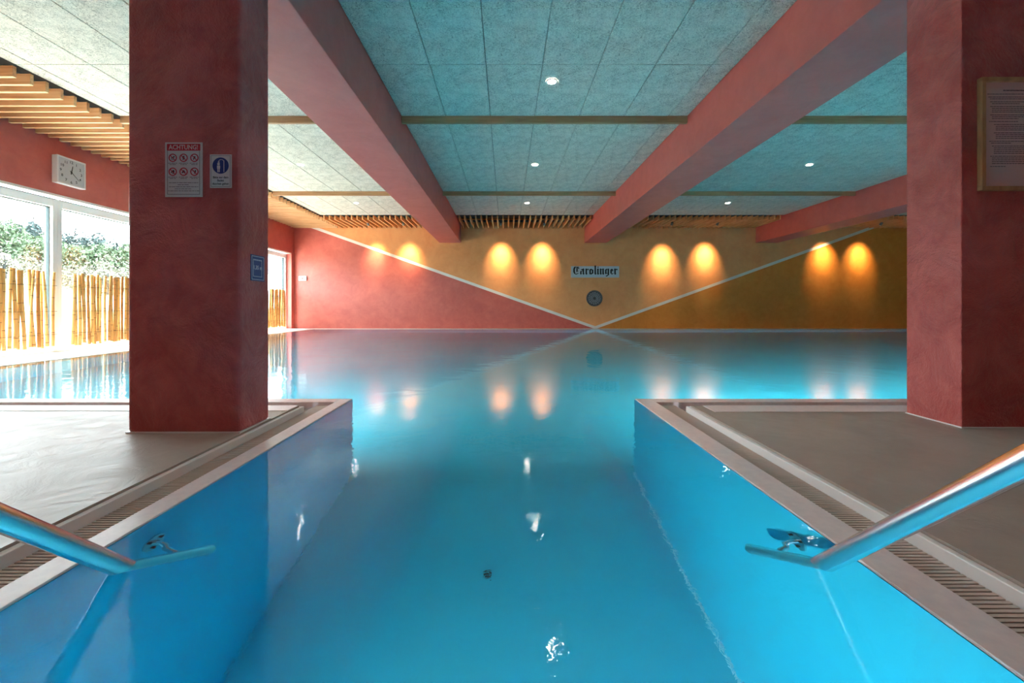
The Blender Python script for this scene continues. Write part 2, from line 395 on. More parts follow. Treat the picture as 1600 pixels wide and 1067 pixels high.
# slats over the windows (run across, towards the window wall)
t = thing('slat_canopy', 'row of crosswise pine slats hung along the window wall above the clock', 'slats', (XL, 0, ZS0))
slx = boxmesh('slat', SLX-XL-.05, .034, ZS1-ZS0, 'slatx')
k = 0; y = YF+.12
while y < YB-.05:
    o = bpy.data.objects.new('slat', slx); COL.objects.link(o); o.parent = t
    o.location = ((SLX-XL)/2-.012+random.uniform(-.008, .008), y, random.uniform(-.003, .003)); y += .158
MB().box(XL+.3, XL+.34, YF+.02, YB-.02, ZS1+.004, ZS1+.06).box(SLX-.3, SLX-.26, YF+.02, YB-.02, ZS1+.004, ZS1+.06).build('carrier_rail', 'rail_metal', t)
slb = ['left of the first beam', 'between the two big beams', 'between the second and farthest beams', 'right of the farthest beam']
sly = boxmesh('slat', .034, YB-SLY-.03, ZS1-ZS0, 'slaty')
for bi, (x0, x1) in enumerate(bays):
    t = thing('slat_canopy', 'lengthwise pine slats at the back wall '+slb[bi], 'slats', (x0, SLY, ZS0), 'pine slats along the back wall')
    x = x0+.09
    while x < x1-.06:
        o = bpy.data.objects.new('slat', sly); COL.objects.link(o); o.parent = t
        o.location = (x-x0, (YB-SLY)/2+random.uniform(-.006, .006), random.uniform(-.003, .003)); x += .155
    MB().box(x0+.01, x1-.01, SLY+.3, SLY+.34, ZS1+.004, ZS1+.06).box(x0+.01, x1-.01, YB-.4, YB-.36, ZS1+.004, ZS1+.06).build('carrier_rail', 'rail_metal', t)

# ------------------------------------------------------------------ columns
def column(x0, x1, y0, y1, label, seam):
    t = thing('column', label, 'column', ((x0+x1)/2, (y0+y1)/2, ZD))
    o = MB().box(x0, x1, y0, y1, ZD, ZBEAM-.002).build('shaft', 'red', t); bevel(o, seam, 3)
    b = MB().box(x0-.004, x1+.004, y0-.004, y1+.004, ZD+.0005, ZD+.007).build('caulk_line', 'profile', t)
    return t
column(-1.968, -1.384, 2.158, 2.432, 'dark red trowelled plaster column with three signs, left of the entry bay', .02)
column(2.462, 3.14, 2.249, 2.56, 'red trowelled plaster column carrying the framed notice, right of the entry bay', .006)

# ------------------------------------------------------------------ pool basin
pb = thing('pool_basin', 'turquoise lined swimming pool with a narrow entry bay towards the viewer', 'pool', (0, 6, -DEPTH))
D = -DEPTH
b = MB()
b.box(BAYL-.1, BAYR+.1, BAYN-.1, YC, D-.1, D).box(PXL-.1, PXR+.1, YC, PYB+.1, D-.1, D)
b.build('basin_floor', 'lining_floor', pb)
ZW = -.0008; e = .003
b = MB()
b.box(BAYL-.07, BAYL+e, BAYN, YC+e, D, ZW).box(BAYR-e, BAYR+.07, BAYN, YC+e, D, ZW).box(BAYL, BAYR, BAYN-.07, BAYN, D, ZW)
b.box(PXL-.07, BAYL-.07, YC-.07, YC+e, D, ZW).box(BAYR+.07, PXR+.07, YC-.07, YC+e, D, ZW)
b.box(PXL-.07, PXL, YC, PYB, D, -.002).box(PXR, PXR+.07, YC, PYB, D, -.002).box(PXL-.07, PXR+.07, PYB, PYB+.07, D, -.002)
b.build('basin_wall', 'lining', pb)
b = MB()
b.box(BAYR-.012, BAYR-e, .6, YC, D, D+.012)
b.build('floor_seam', 'seam', pb)
b = MB()
for k in range(4): b.box(BAYL, BAYR, BAYN, BAYN+.35*(4-k)-.0, D+.27*k, D+.27*(k+1))
b.build('entry_steps', 'lining', pb)
# coping
def coping(name, bx, label):
    o = MB().box(*bx).build(name, 'coping'); bevel(o, .002, 1); return tag(o, label, 'coping', 'pale pool coping')
cz = .006
coping('coping', (BAYR, BAYR+.118, BAYN, YC, -.06, cz), 'pale stone coping along the right side of the entry bay')
coping('coping', (BAYL-.085, BAYL, BAYN, YC, -.06, cz), 'pale stone coping along the left side of the entry bay')
coping('coping', (BAYR+.118, PXR, YC-.11, YC, -.06, cz), 'pale coping along the main pool, right of the entry bay')
coping('coping', (PXL, BAYL-.085, YC-.11, YC, -.06, cz), 'pale coping along the main pool, left of the entry bay')
# gutters + grates
def grate(x0, x1, label, prof):
    t = thing('overflow_grate', label, 'grate', (x0, 0, -.05), 'overflow grates')
    g = MB().box(x0, x1, BAYN-.1, YC-.11, -.26, -.036); g.build('gutter', 'gutter', t)
    bm_ = boxmesh('grate_bar', x1-x0-.004, .0098, .012, 'grate')
    y = .25
    while y < YC-.13:
        o = bpy.data.objects.new('grate_bar', bm_); COL.objects.link(o); o.parent = t
        o.location = ((x1-x0)/2, y, .05-.024); y += .0142
    MB().box(x0+.02, x0+.03, .2, YC-.12, -.05, -.028).box(x1-.03, x1-.02, .2, YC-.12, -.05, -.028).build('support_strip', 'dark', t)
    p0, p1 = prof
    o = MB().box(p0, p1, BAYN-.1, FD+.02, -.05, ZD-.008).build('edge_profile', 'profile', t); bevel(o, .003)
    return t
grate(BAYR+.118, 1.2, 'ribbed overflow grate along the right side of the entry bay', (1.2, 1.224))
grate(-1.35, BAYL-.085, 'ribbed overflow grate along the left side of the entry bay', (-1.374, -1.35))
def fgrate(x0, x1, label):
    t = thing('overflow_grate', label, 'grate', ((x0+x1)/2, 2.88, -.06), 'overflow grates')
    MB().box(x0, x1, FD+.03, YC-.11, -.26, -.06).build('gutter', 'gutter', t)
    b = MB(); x = x0+.01
    while x < x1-.02: b.box(x, x+.0125, FD+.035, YC-.113, -.058, -.042); x += .021
    o = b.build('grate_bars', 'grate', t); o['kind'] = 'stuff'
    o = MB().box(x0, x1, FD+.002, FD+.028, -.06, ZD-.008).build('edge_profile', 'profile', t); bevel(o, .003)
fgrate(1.23, PXR, 'overflow grate between the right deck and the main pool')
fgrate(PXL, -1.38, 'overflow grate between the left deck and the main pool')
o = MB().box(1.3, XR-.1, FD-.17, FD-.003, ZD, ZD+.003).build('deck_border', 'coping'); tag(o, 'slightly paler border strip on the right deck beside the main pool', 'border', 'deck borders')
o = MB().box(XL+.1, -1.38, FD-.14, FD-.003, ZD, ZD+.003).build('deck_border', 'coping'); tag(o, 'slightly paler border strip on the left deck beside the main pool', 'border', 'deck borders')
# water
b = MB()
b.quad((BAYL, BAYN, 0), (BAYR, BAYN, 0), (BAYR, YC, 0), (BAYL, YC, 0)).quad((PXL, YC, 0), (PXR, YC, 0), (PXR, PYB, 0), (PXL, PYB, 0))
b.v[2] = (BAYR, YC, 0)
wt = b.build('pool_water', 'water'); tag(wt, 'clear blue pool water, calm and slightly rippled', 'water', kind='stuff')
# floor inlet
o = MB().cyl((-.1, 2.245, D), (-.1, 2.245, D+.02), .02, 20).build('inlet_body', 'gasket'); o.name = 'floor_inlet'; tag(o, 'small dark round inlet on the pool floor in the entry bay', 'inlet')

# ------------------------------------------------------------------ handrails
def arc(c, a0, a1, r, n, X):
    return [(X, c[0]+r*math.cos(a0+(a1-a0)*i/n), c[1]+r*math.sin(a0+(a1-a0)*i/n)) for i in range(n+1)]
def handrail(X, ye, wallx, label):
    t = thing('handrail', label, 'handrail', (X, ye, 0), 'steel entry handrails')
    s = 1 if wallx > X else -1
    # 45 degree run: z = ye - y
    tip = (X, ye+.315, -.315); zt = .82
    path = [tip, (X, ye, 0), (X, ye-zt+.08, zt-.08)]
    path += [(X, ye-zt+.03, zt-.035), (X, ye-zt-.04, zt-.005), (X, ye-zt-.12, zt)]
    yb = BAYN-.35
    path += [(X, yb+.15, zt)]+[(X, yb+.15-.15*math.sin(a), zt-.15+.15*math.cos(a)) for a in (.4, .8, 1.2, PI/2)]+[(X, yb, ZD)]
    b = MB().sweep(path, .0225, 24)
    b.build('rail_tube', 'steel', t, True)
    d = Vector((0, 1, -1)).normalized()
    b = MB(); R = .0225
    b.sweep([Vector(tip)+d*(R*math.sin(a)) for a in [0, .4, .8, 1.2, 1.5]], [R*math.cos(a) for a in [0, .4, .8, 1.2, 1.5]], 24)
    b.build('end_cap', 'steel', t, True)
    fy, fz = ye+.245, -.175
    f = MB().cyl((wallx, fy, fz), (wallx-s*.008, fy, fz), .042, 28).build('wall_flange', 'steel', t, True)
    for dy, dz in ((.026, .012), (-.02, .02), (-.006, -.028)):
        MB().cyl((wallx-s*.008, fy+dy, fz+dz), (wallx-s*.013, fy+dy, fz+dz), .006, 8).build('screw', 'dark', f)
    y2 = ye+.2
    MB().sweep([(wallx-s*.008, fy, fz), (wallx-s*.03, fy, fz-.002), (wallx-s*.05, fy-.008, fz-.008), ((X+wallx)/2, (fy+y2)/2, (fz-.2)/2), (X, y2, -.2)], .010, 12).build('bracket_arm', 'steel', t, True)
    MB().cyl((X, yb, ZD), (X, yb, ZD+.008), .045, 24).build('floor_rosette', 'steel', t, True)
handrail(.845, 1.113, BAYR, 'brushed steel handrail dipping into the water on the right of the entry bay')
handrail(-1.015, 1.1, BAYL, 'brushed steel handrail dipping into the water on the left of the entry bay')

# ------------------------------------------------------------------ windows
posts = [(3.1, 3.26), (6.24, 6.37), (9.44, 9.58), (12.72, OY1)]
for k in range(3):
    y0, y1 = posts[k][1] if k == 0 else (posts[k][0]+posts[k][1])/2, (posts[k+1][0]+posts[k+1][1])/2
    if k == 2: y1 = OY1-.002
    if k == 0: y0 = OY0+.002
    t = bpy.data.objects.new(f'window_{k+1}', None); COL.objects.link(t); t.location = (-6.86, (y0+y1)/2, .0); t['kind'] = 'structure'
    fx0, fx1 = -6.93, -6.80
    b = MB(); wd = .065
    b.box(fx0, fx1, y0, y0+wd, .004, HZ-.036).box(fx0, fx1, y1-wd, y1, .004, HZ-.036)
    b.box(fx0, fx1, y0+wd, y1-wd, .004, .10).box(fx0, fx1, y0+wd, y1-wd, HZ-.165, HZ-.036)
    o = b.build('window_frame', 'frame_white', t); bevel(o, .005)
    ia, ib = y0+wd, y1-wd
    b = MB(); g = .010
    b.box(-6.90, -6.85, ia, ia+g, .10, HZ-.165).box(-6.90, -6.85, ib-g, ib, .10, HZ-.165).box(-6.90, -6.85, ia, ib, .10, .10+g).box(-6.90, -6.85, ia, ib, HZ-.165-g, HZ-.165)
    b.build('gasket', 'gasket', t)
    MB().box(-6.88, -6.868, ia+g, ib-g, .10+g, HZ-.165-g).build('pane', 'glass', t)
    MB().box(fx1, fx1+.012, y0+.02, y1-.02, HZ-.052, HZ-.046).build('shadow_gap', 'gasket', t)
# ------------------------------------------------------------------ bamboo screens inside, in front of the windows
def cane_mesh(h, seed):
    r = random.Random(seed); b = MB(); n = 9; path = []; rad = []
    ph = r.uniform(0, 6)
    for i in range(n+1):
        u = i/n; path.append((.004*math.sin(ph+u*5), .007*math.sin(ph*1.7+u*3.5), h*u)); rad.append((.0225-.002*u)*(1.12 if i % 3 == 1 else 1))
    return b.sweep(path, rad, 9).mesh('bamboo_cane', 'cane', True)
canes = [cane_mesh(1.10, s) for s in range(7)]
def screen(ya, yb, label, pitch, n0=0):
    t = thing('bamboo_screen', label, 'screen', (-6.72, (ya+yb)/2, .1), 'bamboo cane screens')
    y = ya+.03; k = n0
    while y < yb-.02:
        o = bpy.data.objects.new('bamboo_cane', canes[random.randrange(7)]); COL.objects.link(o); o.parent = t
        lean = random.gauss(0, .012)-(.05 if 5.75 < y < 6.2 else 0)
        o.location = (random.uniform(-.012, .012), y-(ya+yb)/2, random.uniform(-.02, .02))
        s = random.uniform(.8, 1.12); o.scale = (s, s, 1)
        o.rotation_euler = (lean, random.gauss(0, .008), random.uniform(0, 6.28)); y += pitch*random.choice((.8, .86, .92, 1, 1.05, 1.35))
    b = MB()
    for z in (.28, .62, 1.0): b.sweep([(-6.694, ya, z), (-6.692, (ya+yb)/2, z-.01), (-6.694, yb, z)], .0025, 5)
    b.build('binding_wire', 'wire', t)
screen(3.3, 6.2, 'bamboo cane screen in front of the left window pane, left of the window post', .062)
screen(6.42, 12.66, 'long bamboo cane screen running from the window post to the back wall', .056)

# ------------------------------------------------------------------ wall clock
t = thing('wall_clock', 'square white wall clock with silver dial, high on the wall above the windows', 'clock', (XL, 6.29, 2.715))
c = (XL+.08, 6.29, 2.715)
o = MB().box(XL, XL+.072, 6.083, 6.497, 2.512, 2.92).build('clock_case', 'plastic', t); bevel(o, .008)
r = MB(); x0, x1 = XL+.07, XL+.084
r.box(x0, x1, 6.083, 6.497, 2.512, 2.532).box(x0, x1, 6.083, 6.497, 2.90, 2.92).box(x0, x1, 6.083, 6.103, 2.532, 2.90).box(x0, x1, 6.477, 6.497, 2.532, 2.90)
r.build('clock_bezel', 'plastic', t)
f = MB().box(XL+.072, XL+.074, 6.103, 6.477, 2.532, 2.90).build('dial', 'clockface', t)
def font_mesh(txt, size, mat, bold=0.0, extr=.0):
    cu = bpy.data.curves.new('t', 'FONT'); cu.body = txt; cu.size = size; cu.align_x = 'CENTER'; cu.align_y = 'CENTER'
    cu.offset = bold; cu.extrude = extr; cu.resolution_u = 2
    ob = bpy.data.objects.new('t', cu); COL.objects.link(ob)
    dg = bpy.context.evaluated_depsgraph_get(); me = bpy.data.meshes.new_from_object(ob.evaluated_get(dg))
    bpy.data.objects.remove(ob); me.materials.clear(); me.materials.append(M[mat]); return me
for h in range(12):
    a = 2*PI*(h+1)/12
    # seen from the room (looking to -x), clockwise runs towards +y... right-hand side of the viewer is +y
    me = font_mesh(str(h+1), .055, 'black', .001)
    o = link('numeral', me, f, (XL+.075-0, 0, 0)); o.location = (XL+.0752, 6.29+.15*math.sin(a), 2.715+.15*math.cos(a)); o.rotation_euler = (PI/2, 0, PI/2)
    o.location = Vector(o.location)
def hand(ang, ln, wd, dx, back=.03):
    d = Vector((0, math.sin(ang), math.cos(ang))); n = Vector((0, math.cos(ang), -math.sin(ang))); c_ = Vector((XL+dx, 6.29, 2.715))
    return MB().prism([c_-d*back-n*wd, c_+d*ln-n*wd*.5, c_+d*ln+n*wd*.5, c_-d*back+n*wd], (.002, 0, 0))
hand(2*PI*(12.36/12), .1, .008, .077).build('hour_hand', 'black', t)
hand(2*PI*(22/60), .155, .005, .080).build('minute_hand', 'black', t)
MB().cyl((XL+.075, 6.29, 2.715), (XL+.084, 6.29, 2.715), .011, 14).build('hub', 'black', t)

# ------------------------------------------------------------------ signs on left column (front face y=2.158)
Y0 = 2.158-.004
def front_plate(name, x0, x1, z0, z1, y, th, mat, parent): return MB().box(x0, x1, y-th, y, z0, z1).build(name, mat, parent)
def put_text(name, txt, size, x, z, y, mat, parent, bold=0.0, wide=1):
    me = font_mesh(txt, size, mat, bold, .0002); o = link(name, me, parent)
    o.rotation_euler = (PI/2, 0, 0); o.location = Vector((x, y, z))-Vector(parent.location if parent.type == 'EMPTY' else parent.parent.location)
    o.scale = (wide, 1, 1); return o
def lines_part(name, spec, y, mat, parent, hgt=.003, gap=.0):
    b = MB(); rn = random.Random(len(spec))
    for (x0, x1, z) in spec:
        x = x0
        while x < x1-.004:
            wl_ = min(rn.uniform(.006, .022), x1-x); b.box(x, x+wl_, y-.0006, y, z-hgt/2, z+hgt/2); x += wl_+.003
    o = b.build(name, mat, parent); return o
t = thing('warning_sign', 'large white warning sign with red banner and six prohibition symbols on the left column', 'sign', (-1.67, 2.158, 1.258))
X0, X1, Z0, Z1 = -1.766, -1.574, 1.258, 1.54
bd = front_plate('sign_board', X0, X1, Z0, Z1, 2.1575, .004, 'signwhite', t)
yf = 2.1535
b = MB(); e = .012
for q in ((X0+e, X1-e, Z0+e, Z0+e+.002), (X0+e, X0+e+.002, Z0+e, Z1-e), (X1-e-.002, X1-e, Z0+e, Z1-e)): b.box(q[0], q[1], yf-.0008, yf, q[2], q[3])
b.build('border_line', 'grey_print', t)
MB().box(X0+.01, X1-.01, yf-.001, yf, Z1-.043, Z1-.008).build('banner', 'signred', t)
put_text('lettering', 'ACHTUNG!', .034, (X0+X1)/2, Z1-.0265, yf-.0012, 'signwhite', t, .0006, .86)
for r_ in range(2):
    for c_ in range(3):
        cx, czz = X0+.04+c_*.056, Z1-.08-r_*.072
        b = MB().ring((cx, yf, czz), .0165, .0215, 'y', -.001, 24)
        d = Vector((.0125, 0, -.0125)); n = Vector((.0014, 0, .0014))
        b.prism([Vector((cx, yf-.001, czz))-d-n, Vector((cx, yf-.001, czz))+d-n, Vector((cx, yf-.001, czz))+d+n, Vector((cx, yf-.001, czz))-d+n], (0, -.0004, 0))
        pr = b.build('prohibition_ring', 'signred', t)
        b = MB(); k = r_*3+c_; y_ = yf
        def blk(x0, z0, x1, z1, w_=.0022):
            p, q = Vector((cx+x0, y_, czz+z0)), Vector((cx+x1, y_, czz+z1)); dd = (q-p).normalized(); nn = Vector((-dd.z, 0, dd.x))*w_
            b.prism([p-nn, q-nn, q+nn, p+nn], (0, -.0007, 0))
        if k == 0: blk(-.008, -.002, .006, .003); blk(-.009, -.008, .009, -.008, .0012); blk(.004, .004, .008, .008, .003)
        elif k == 1: blk(0, -.009, 0, .006); blk(-.006, 0, .006, 0); blk(-.005, .006, .005, .009); blk(-.005, -.009, .004, -.004)
        elif k == 2: blk(-.004, .004, .006, .004); blk(0, .008, .001, 0); blk(0, 0, -.006, -.009); blk(0, 0, .007, -.007)
        elif k == 3: blk(.002, -.01, .004, .008, .004); blk(-.008, -.006, -.002, .006); blk(-.008, .0, .008, .001)
        elif k == 4: blk(-.008, -.007, 0, .007); blk(0, .007, .008, -.005); blk(-.004, -.003, .004, -.002)
        else: blk(-.009, .006, .003, -.001); blk(.001, -.009, .006, .008, .003)
        b.build('pictogram', 'black', t)
sp = []
for r_ in range(2):
    for c_ in range(3):
        cx, czz = X0+.04+c_*.056, Z1-.08-r_*.072-.028
        sp += [(cx-.024, cx+.022, czz), (cx-.016, cx+.016, czz-.007)]
for i, (a_, b_) in enumerate(((.02, .02), (.065, .065), (.02, .02), (.05, .05), (.016, .016))): sp.append((X0+a_, X1-b_, Z0+.073-i*.0105))
lines_part('printed_lines', sp, yf, 'grey_print', t, .0028)
t = thing('shower_sign', 'small white sign with round blue shower symbol beside the warning sign', 'sign', (-1.48, 2.158, 1.307))
X0, X1, Z0, Z1 = -1.535, -1.423, 1.305, 1.478
front_plate('sign_board', X0, X1, Z0, Z1, 2.1575, .003, 'signwhite', t); yf = 2.1545
b = MB(); e = .006
for q in ((X0+e, X1-e, Z0+e, Z0+e+.0015), (X0+e, X1-e, Z1-e-.0015, Z1-e), (X0+e, X0+e+.0015, Z0+e, Z1-e), (X1-e-.0015, X1-e, Z0+e, Z1-e)): b.box(q[0], q[1], yf-.0006, yf, q[2], q[3])
b.build('border_line', 'grey_print', t)
cx, czz = (X0+X1)/2, Z1-.058
MB().cyl((cx, yf, czz), (cx, yf-.001, czz), .042, 36).build('blue_disc', 'signblue', t)
b = MB(); yq = yf-.001
b.cyl((cx-.01, yq, czz+.008), (cx-.01, yq-.0006, czz+.008), .007, 14)
b.box(cx-.018, cx-.002, yq-.0006, yq, czz-.016, czz+.0); b.box(cx-.016, cx-.011, yq-.0006, yq, czz-.034, czz-.016); b.box(cx-.009, cx-.004, yq-.0006, yq, czz-.034, czz-.016)
b.box(cx+.016, cx+.019, yq-.0006, yq, czz-.034, czz+.026)
for a in range(8):
    a0, a1 = PI*a/8, PI*(a+1)/8; q = lambda a_, r: (cx+.004+r*math.cos(a_), yq-.0006, czz+.02+r*.8*math.sin(a_))
    b.quad(q(a0, .012), q(a0, .015), q(a1, .015), q(a1, .012))
b.box(cx-.014, cx-.004, yq-.0006, yq, czz+.016, czz+.02)
b.build('shower_pictogram', 'signwhite', t)
for i, tx in enumerate(('Bitte vor dem', 'Baden', 'duschen gehen')):
    put_text('lettering', tx, .0150, cx, Z0+.054-i*.0165, yf-.0005, 'black', t, .0003, .95)
# depth sign on the side face x=-1.384
t = thing('depth_sign', 'small square blue water depth sign on the side of the left column', 'sign', (-1.384, 2.312, .835))
MB().box(-1.3835, -1.3795, 2.25, 2.374, .832, .974).build('sign_board', 'bluesign', t)
xx = -1.3795; b = MB()
def bar(y0, y1, z0, z1): b.box(xx, xx+.0006, y0, y1, z0, z1)
bar(2.255, 2.369, .965, .968); bar(2.255, 2.369, .838, .841); bar(2.255, 2.258, .838, .968); bar(2.366, 2.369, .838, .968)
bar(2.268, 2.35, .855, .858); bar(2.268, 2.271, .858, .945); bar(2.345, 2.348, .858, .945)
for i in range(9): bar(2.268+i*.0092, 2.2735+i*.0092, .944, .951)
b.build('printed_frame', 'plate', t)
o = link('lettering', font_mesh('1,35 m', .030, 'plate', .0006, .0002), t); o.rotation_euler = (PI/2, 0, PI/2); o.location = Vector((xx+.0006, 2.309, .905))-t.location
# framed notice on right column
t = thing('framed_notice', 'oak framed sheet of printed rules on the right column', 'notice', (2.76, 2.249, 1.313))
X0, X1, Z0, Z1 = 2.543, 2.985, 1.313, 1.918; ya, yb = 2.222, 2.2485; fw = .022
for q in ((X0, X1, Z1-fw, Z1), (X0, X1, Z0, Z0+fw), (X0, X0+fw, Z0+fw, Z1-fw), (X1-fw, X1, Z0+fw, Z1-fw)):
    o = MB().box(q[0], q[1], ya, yb, q[2], q[3]).build('frame_rail', 'posterwood', t); bevel(o, .002)
MB().box(X0+fw, X1-fw, 2.238, 2.242, Z0+fw, Z1-fw).build('paper_sheet', 'paper', t)
sp = [(X0+.13, X1-.13, Z1-.064), (X0+.131, X1-.131, Z1-.067)]
z = Z1-.085; rn = random.Random(3)
for para, ind in ((1, .045), (2, .05), (2, .06), (4, .06), (3, .06), (1, .055), (4, .08), (4, .08), (2, .055), (5, .07), (5, .06), (1, .06)):
    for i in range(para):
        sp.append((X0+ind+(.0 if i == 0 else .01), X1-(.05 if i < para-1 or para == 1 and ind < .05 else rn.uniform(.12, .3)), z)); z -= .0098
    z -= .006
lines_part('printed_lines', sp, 2.238, 'grey_print', t, .0036)

# ------------------------------------------------------------------ name plate in blackletter on the back wall
t = thing('name_plate', 'pale oblong plate with black blackletter name on the back wall', 'sign', (2.78, YB, 1.6))
X0, X1, Z0, Z1 = 2.03, 3.53, 1.60, 1.955
o = MB().box(X0, X1, YB-.045, YB-.002, Z0, Z1).build('plate_board', 'plate', t); bevel(o, .006)
yp = YB-.045
def poly(pts, ox, oz, s, nm='letter'):
    pass
def glyph(ch):
    """list of convex polygons (x,z), x-height 1; returns polys, advance"""
    P = []; S = .27
    dia = lambda cx, cz, r=.19, h=None: P.append([(cx-r, cz), (cx, cz-(h or r)), (cx+r, cz), (cx, cz+(h or r))])
    st = lambda x, z0, z1: P.append([(x, z0), (x+S, z0), (x+S, z1), (x, z1)])
    def minim(x, z0=.1, z1=.9): st(x, z0, z1); dia(x+S/2, z1, .2); dia(x+S/2+.03, z0, .2)
    hair = lambda x0, z0, x1, z1, w_=.05: P.append([(x0, z0-w_), (x1, z1-w_), (x1, z1+w_), (x0, z0+w_)])
    if ch == 'a': st(0, .15, .5); dia(.14, .12); dia(.16, .5, .15); hair(.1, .5, .5, .62, .05); minim(.46); P.append([(.1, .82), (.3, .98), (.6, .86), (.5, .7)]); return P, 1.0
    if ch == 'r': minim(0); dia(.46, .88, .17); hair(.2, .8, .46, .95); return P, .72
    if ch == 'o': st(0, .15, .85); st(.46, .15, .8); dia(.14, .12, .18); P.append([(.0, .85), (.3, 1.02), (.73, .8), (.6, .66)]); P.append([(.1, .12), (.34, -.06), (.73, .2), (.5, .3)]); return P, .96
    if ch == 'l': minim(0, .1, 1.45); return P, .5
    if ch == 'i': minim(0); dia(.15, 1.3, .14); return P, .5
    if ch == 'n': minim(0); minim(.46); hair(.2, .78, .55, .98); return P, .97
    if ch == 'g': st(0, .2, .85); dia(.14, .18, .18); P.append([(.0, .85), (.3, 1.02), (.5, .9), (.3, .75)]); hair(.2, .12, .5, .2); P.append([(.46, -.2), (.73, -.1), (.73, .9), (.46, .9)]); dia(.6, .9, .18); P.append([(.05, -.3), (.3, -.42), (.73, -.1), (.5, -.1)]); return P, .97
    if ch == 'e': st(0, .15, .85); P.append([(0, .8), (.26, 1.02), (.56, .8), (.46, .62)]); hair(.2, .45, .55, .66, .045); P.append([(.05, .12), (.3, -.06), (.6, .16), (.5, .24), (.32, .14)]); return P, .74
    if ch == 'C':
        P.append([(0, .45), (.16, .1), (.42, .16), (.3, .5), (.3, 1.0), (.0, .95)]); P.append([(.0, .9), (.3, .9), (.48, 1.32), (.3, 1.42), (.08, 1.2)])
        P.append([(.16, .12), (.5, -.08), (.95, .12), (1.05, .28), (.6, .12)]); P.append([(.3, 1.4), (.48, 1.3), (.95, 1.2), (1.1, 1.38), (.7, 1.36)])
        P.append([(.56, .42), (.82, .62), (.82, 1.25), (.6, 1.3)]); hair(.6, .4, 1.0, .62, .05); P.append([(.86, 1.05), (1.0, .9), (1.12, 1.1), (1.0, 1.3)]); hair(.42, .3, .46, 1.2, .09); return P, 1.28
txt = 'Carolinger'; tot = sum(glyph(c)[1] for c in txt)-.2; s = (X1-X0-.13)/tot; x = X0+.065; sz = .172
for ch in txt:
    P, adv = glyph(ch); b = MB()
    for i, p in enumerate(P): b.prism([(x+a*s, yp-.0005*i, 1.70+c*sz) for a, c in p], (0, -.004, 0))
    b.build('letter', 'black', t); x += adv*s
# round relief emblem
t = thing('round_emblem', 'round dark metal relief emblem below the name plate', 'emblem', (2.76, YB, .95))
cx, czz = 2.76, .95
MB().cyl((cx, YB-.002, czz), (cx, YB-.03, czz), .25, 48).build('emblem_disc', 'bronze', t)
MB().ring((cx, YB-.03, czz), .215, .25, 'y', -.02, 48).build('outer_rim', 'bronze', t)
b = MB(); rn = random.Random(5)
for R_ in (.06, .11, .165): b.ring((cx, YB-.03, czz), R_, R_+.014, 'y', -.012, 36)
for k in range(16):
    a = 2*PI*k/16; p = Vector((cx+.075*math.cos(a), YB-.03, czz+.075*math.sin(a))); q = Vector((cx+.2*math.cos(a+.3), YB-.03, czz+.2*math.sin(a+.3)))
    d = (q-p).normalized(); n = Vector((-d.z, 0, d.x))*.007; b.prism([p-n, q-n, q+n, p+n], (0, -.01, 0))
b.build('relief', 'relief', t)
# small white wall box near the corner
t = thing('wall_box', 'small white box with dark lens on the red back wall near the window corner', 'wall box', (-6.37, YB, 1.58))
o = MB().box(-6.49, -6.25, YB-.05, YB-.002, 1.50, 1.65).build('housing', 'plastic', t); bevel(o, .01)
MB().cyl((-6.37, YB-.05, 1.575), (-6.37, YB-.056, 1.575), .035, 18).build('lens', 'grey_print', t)

# ------------------------------------------------------------------ underwater fill lamps, added to brighten the dark water
def added_pool_fill(loc, d, energy, label):
    t = thing('added_pool_fill', label, 'lamp', loc, 'added underwater fill lamps'); d = Vector(d); p = Vector(loc)
    MB().cyl(p, p+d*.02, .14, 28).build('fill_housing', 'steel', t, True)  # housing and glowing lens made up around the added light
    MB().cyl(p+d*.02, p+d*.025, .115, 28).build('lamp_lens', 'lamp', t, True)
    a = bpy.data.lights.new('added_pool_fill', 'AREA'); a.shape = 'DISK'; a.size = .22; a.energy = energy; a.color = (.93, .98, 1)
    o = bpy.data.objects.new('lamp_light', a); COL.objects.link(o); o.parent = t; o.location = d*.03
    o.rotation_euler = d.to_track_quat('-Z', 'Y').to_euler()
added_pool_fill((BAYL, .25, -.75), (1, 0, 0), 19, 'added underwater fill lamp low in the left wall of the entry bay, beside the viewer')
for X, n in ((-4.6, 'first left of the entry bay'), (-2.4, 'second from the left corner'), (2.6, 'first right of the entry bay'), (5.2, 'second right of the entry bay'), (7.8, 'third right of the entry bay'), (10.6, 'fourth right of the entry bay')):
    added_pool_fill((X, YC, -.75), (0, 1, 0), 48, 'added underwater fill in near wall of the main pool, '+n)

# ------------------------------------------------------------------ ceiling downlights
def spot(loc, aim, energy, col, ang, blend, rad, parent=None):
    d = bpy.data.lights.new('spot', 'SPOT'); d.energy = energy; d.color = col; d.spot_size = ang; d.spot_blend = blend; d.shadow_soft_size = rad
    o = bpy.data.objects.new('lamp_light', d); COL.objects.link(o); o.location = loc
    o.rotation_euler = (Vector(aim)-Vector(loc)).to_track_quat('-Z', 'Y').to_euler(); 
    if parent: o.parent = parent; o.location = Vector(loc)-parent.location
    return o
rm = MB().ring((0, 0, 0), .048, .068, 'z', -.006, 28).mesh('lamp_ring', 'plastic')
dm = MB().cyl((0, 0, .0), (0, 0, -.003), .049, 24).mesh('lamp_lens', 'lamp')
XN = {-3.73: 'on the window side', .52: 'between the two nearest beams', 5.5: 'right of the second beam', 10.9: 'right of the farthest beam'}
YN = {1.97: 'nearest row', 4.76: 'second row', 7.55: 'third row', 10.34: 'last row before the back slats'}
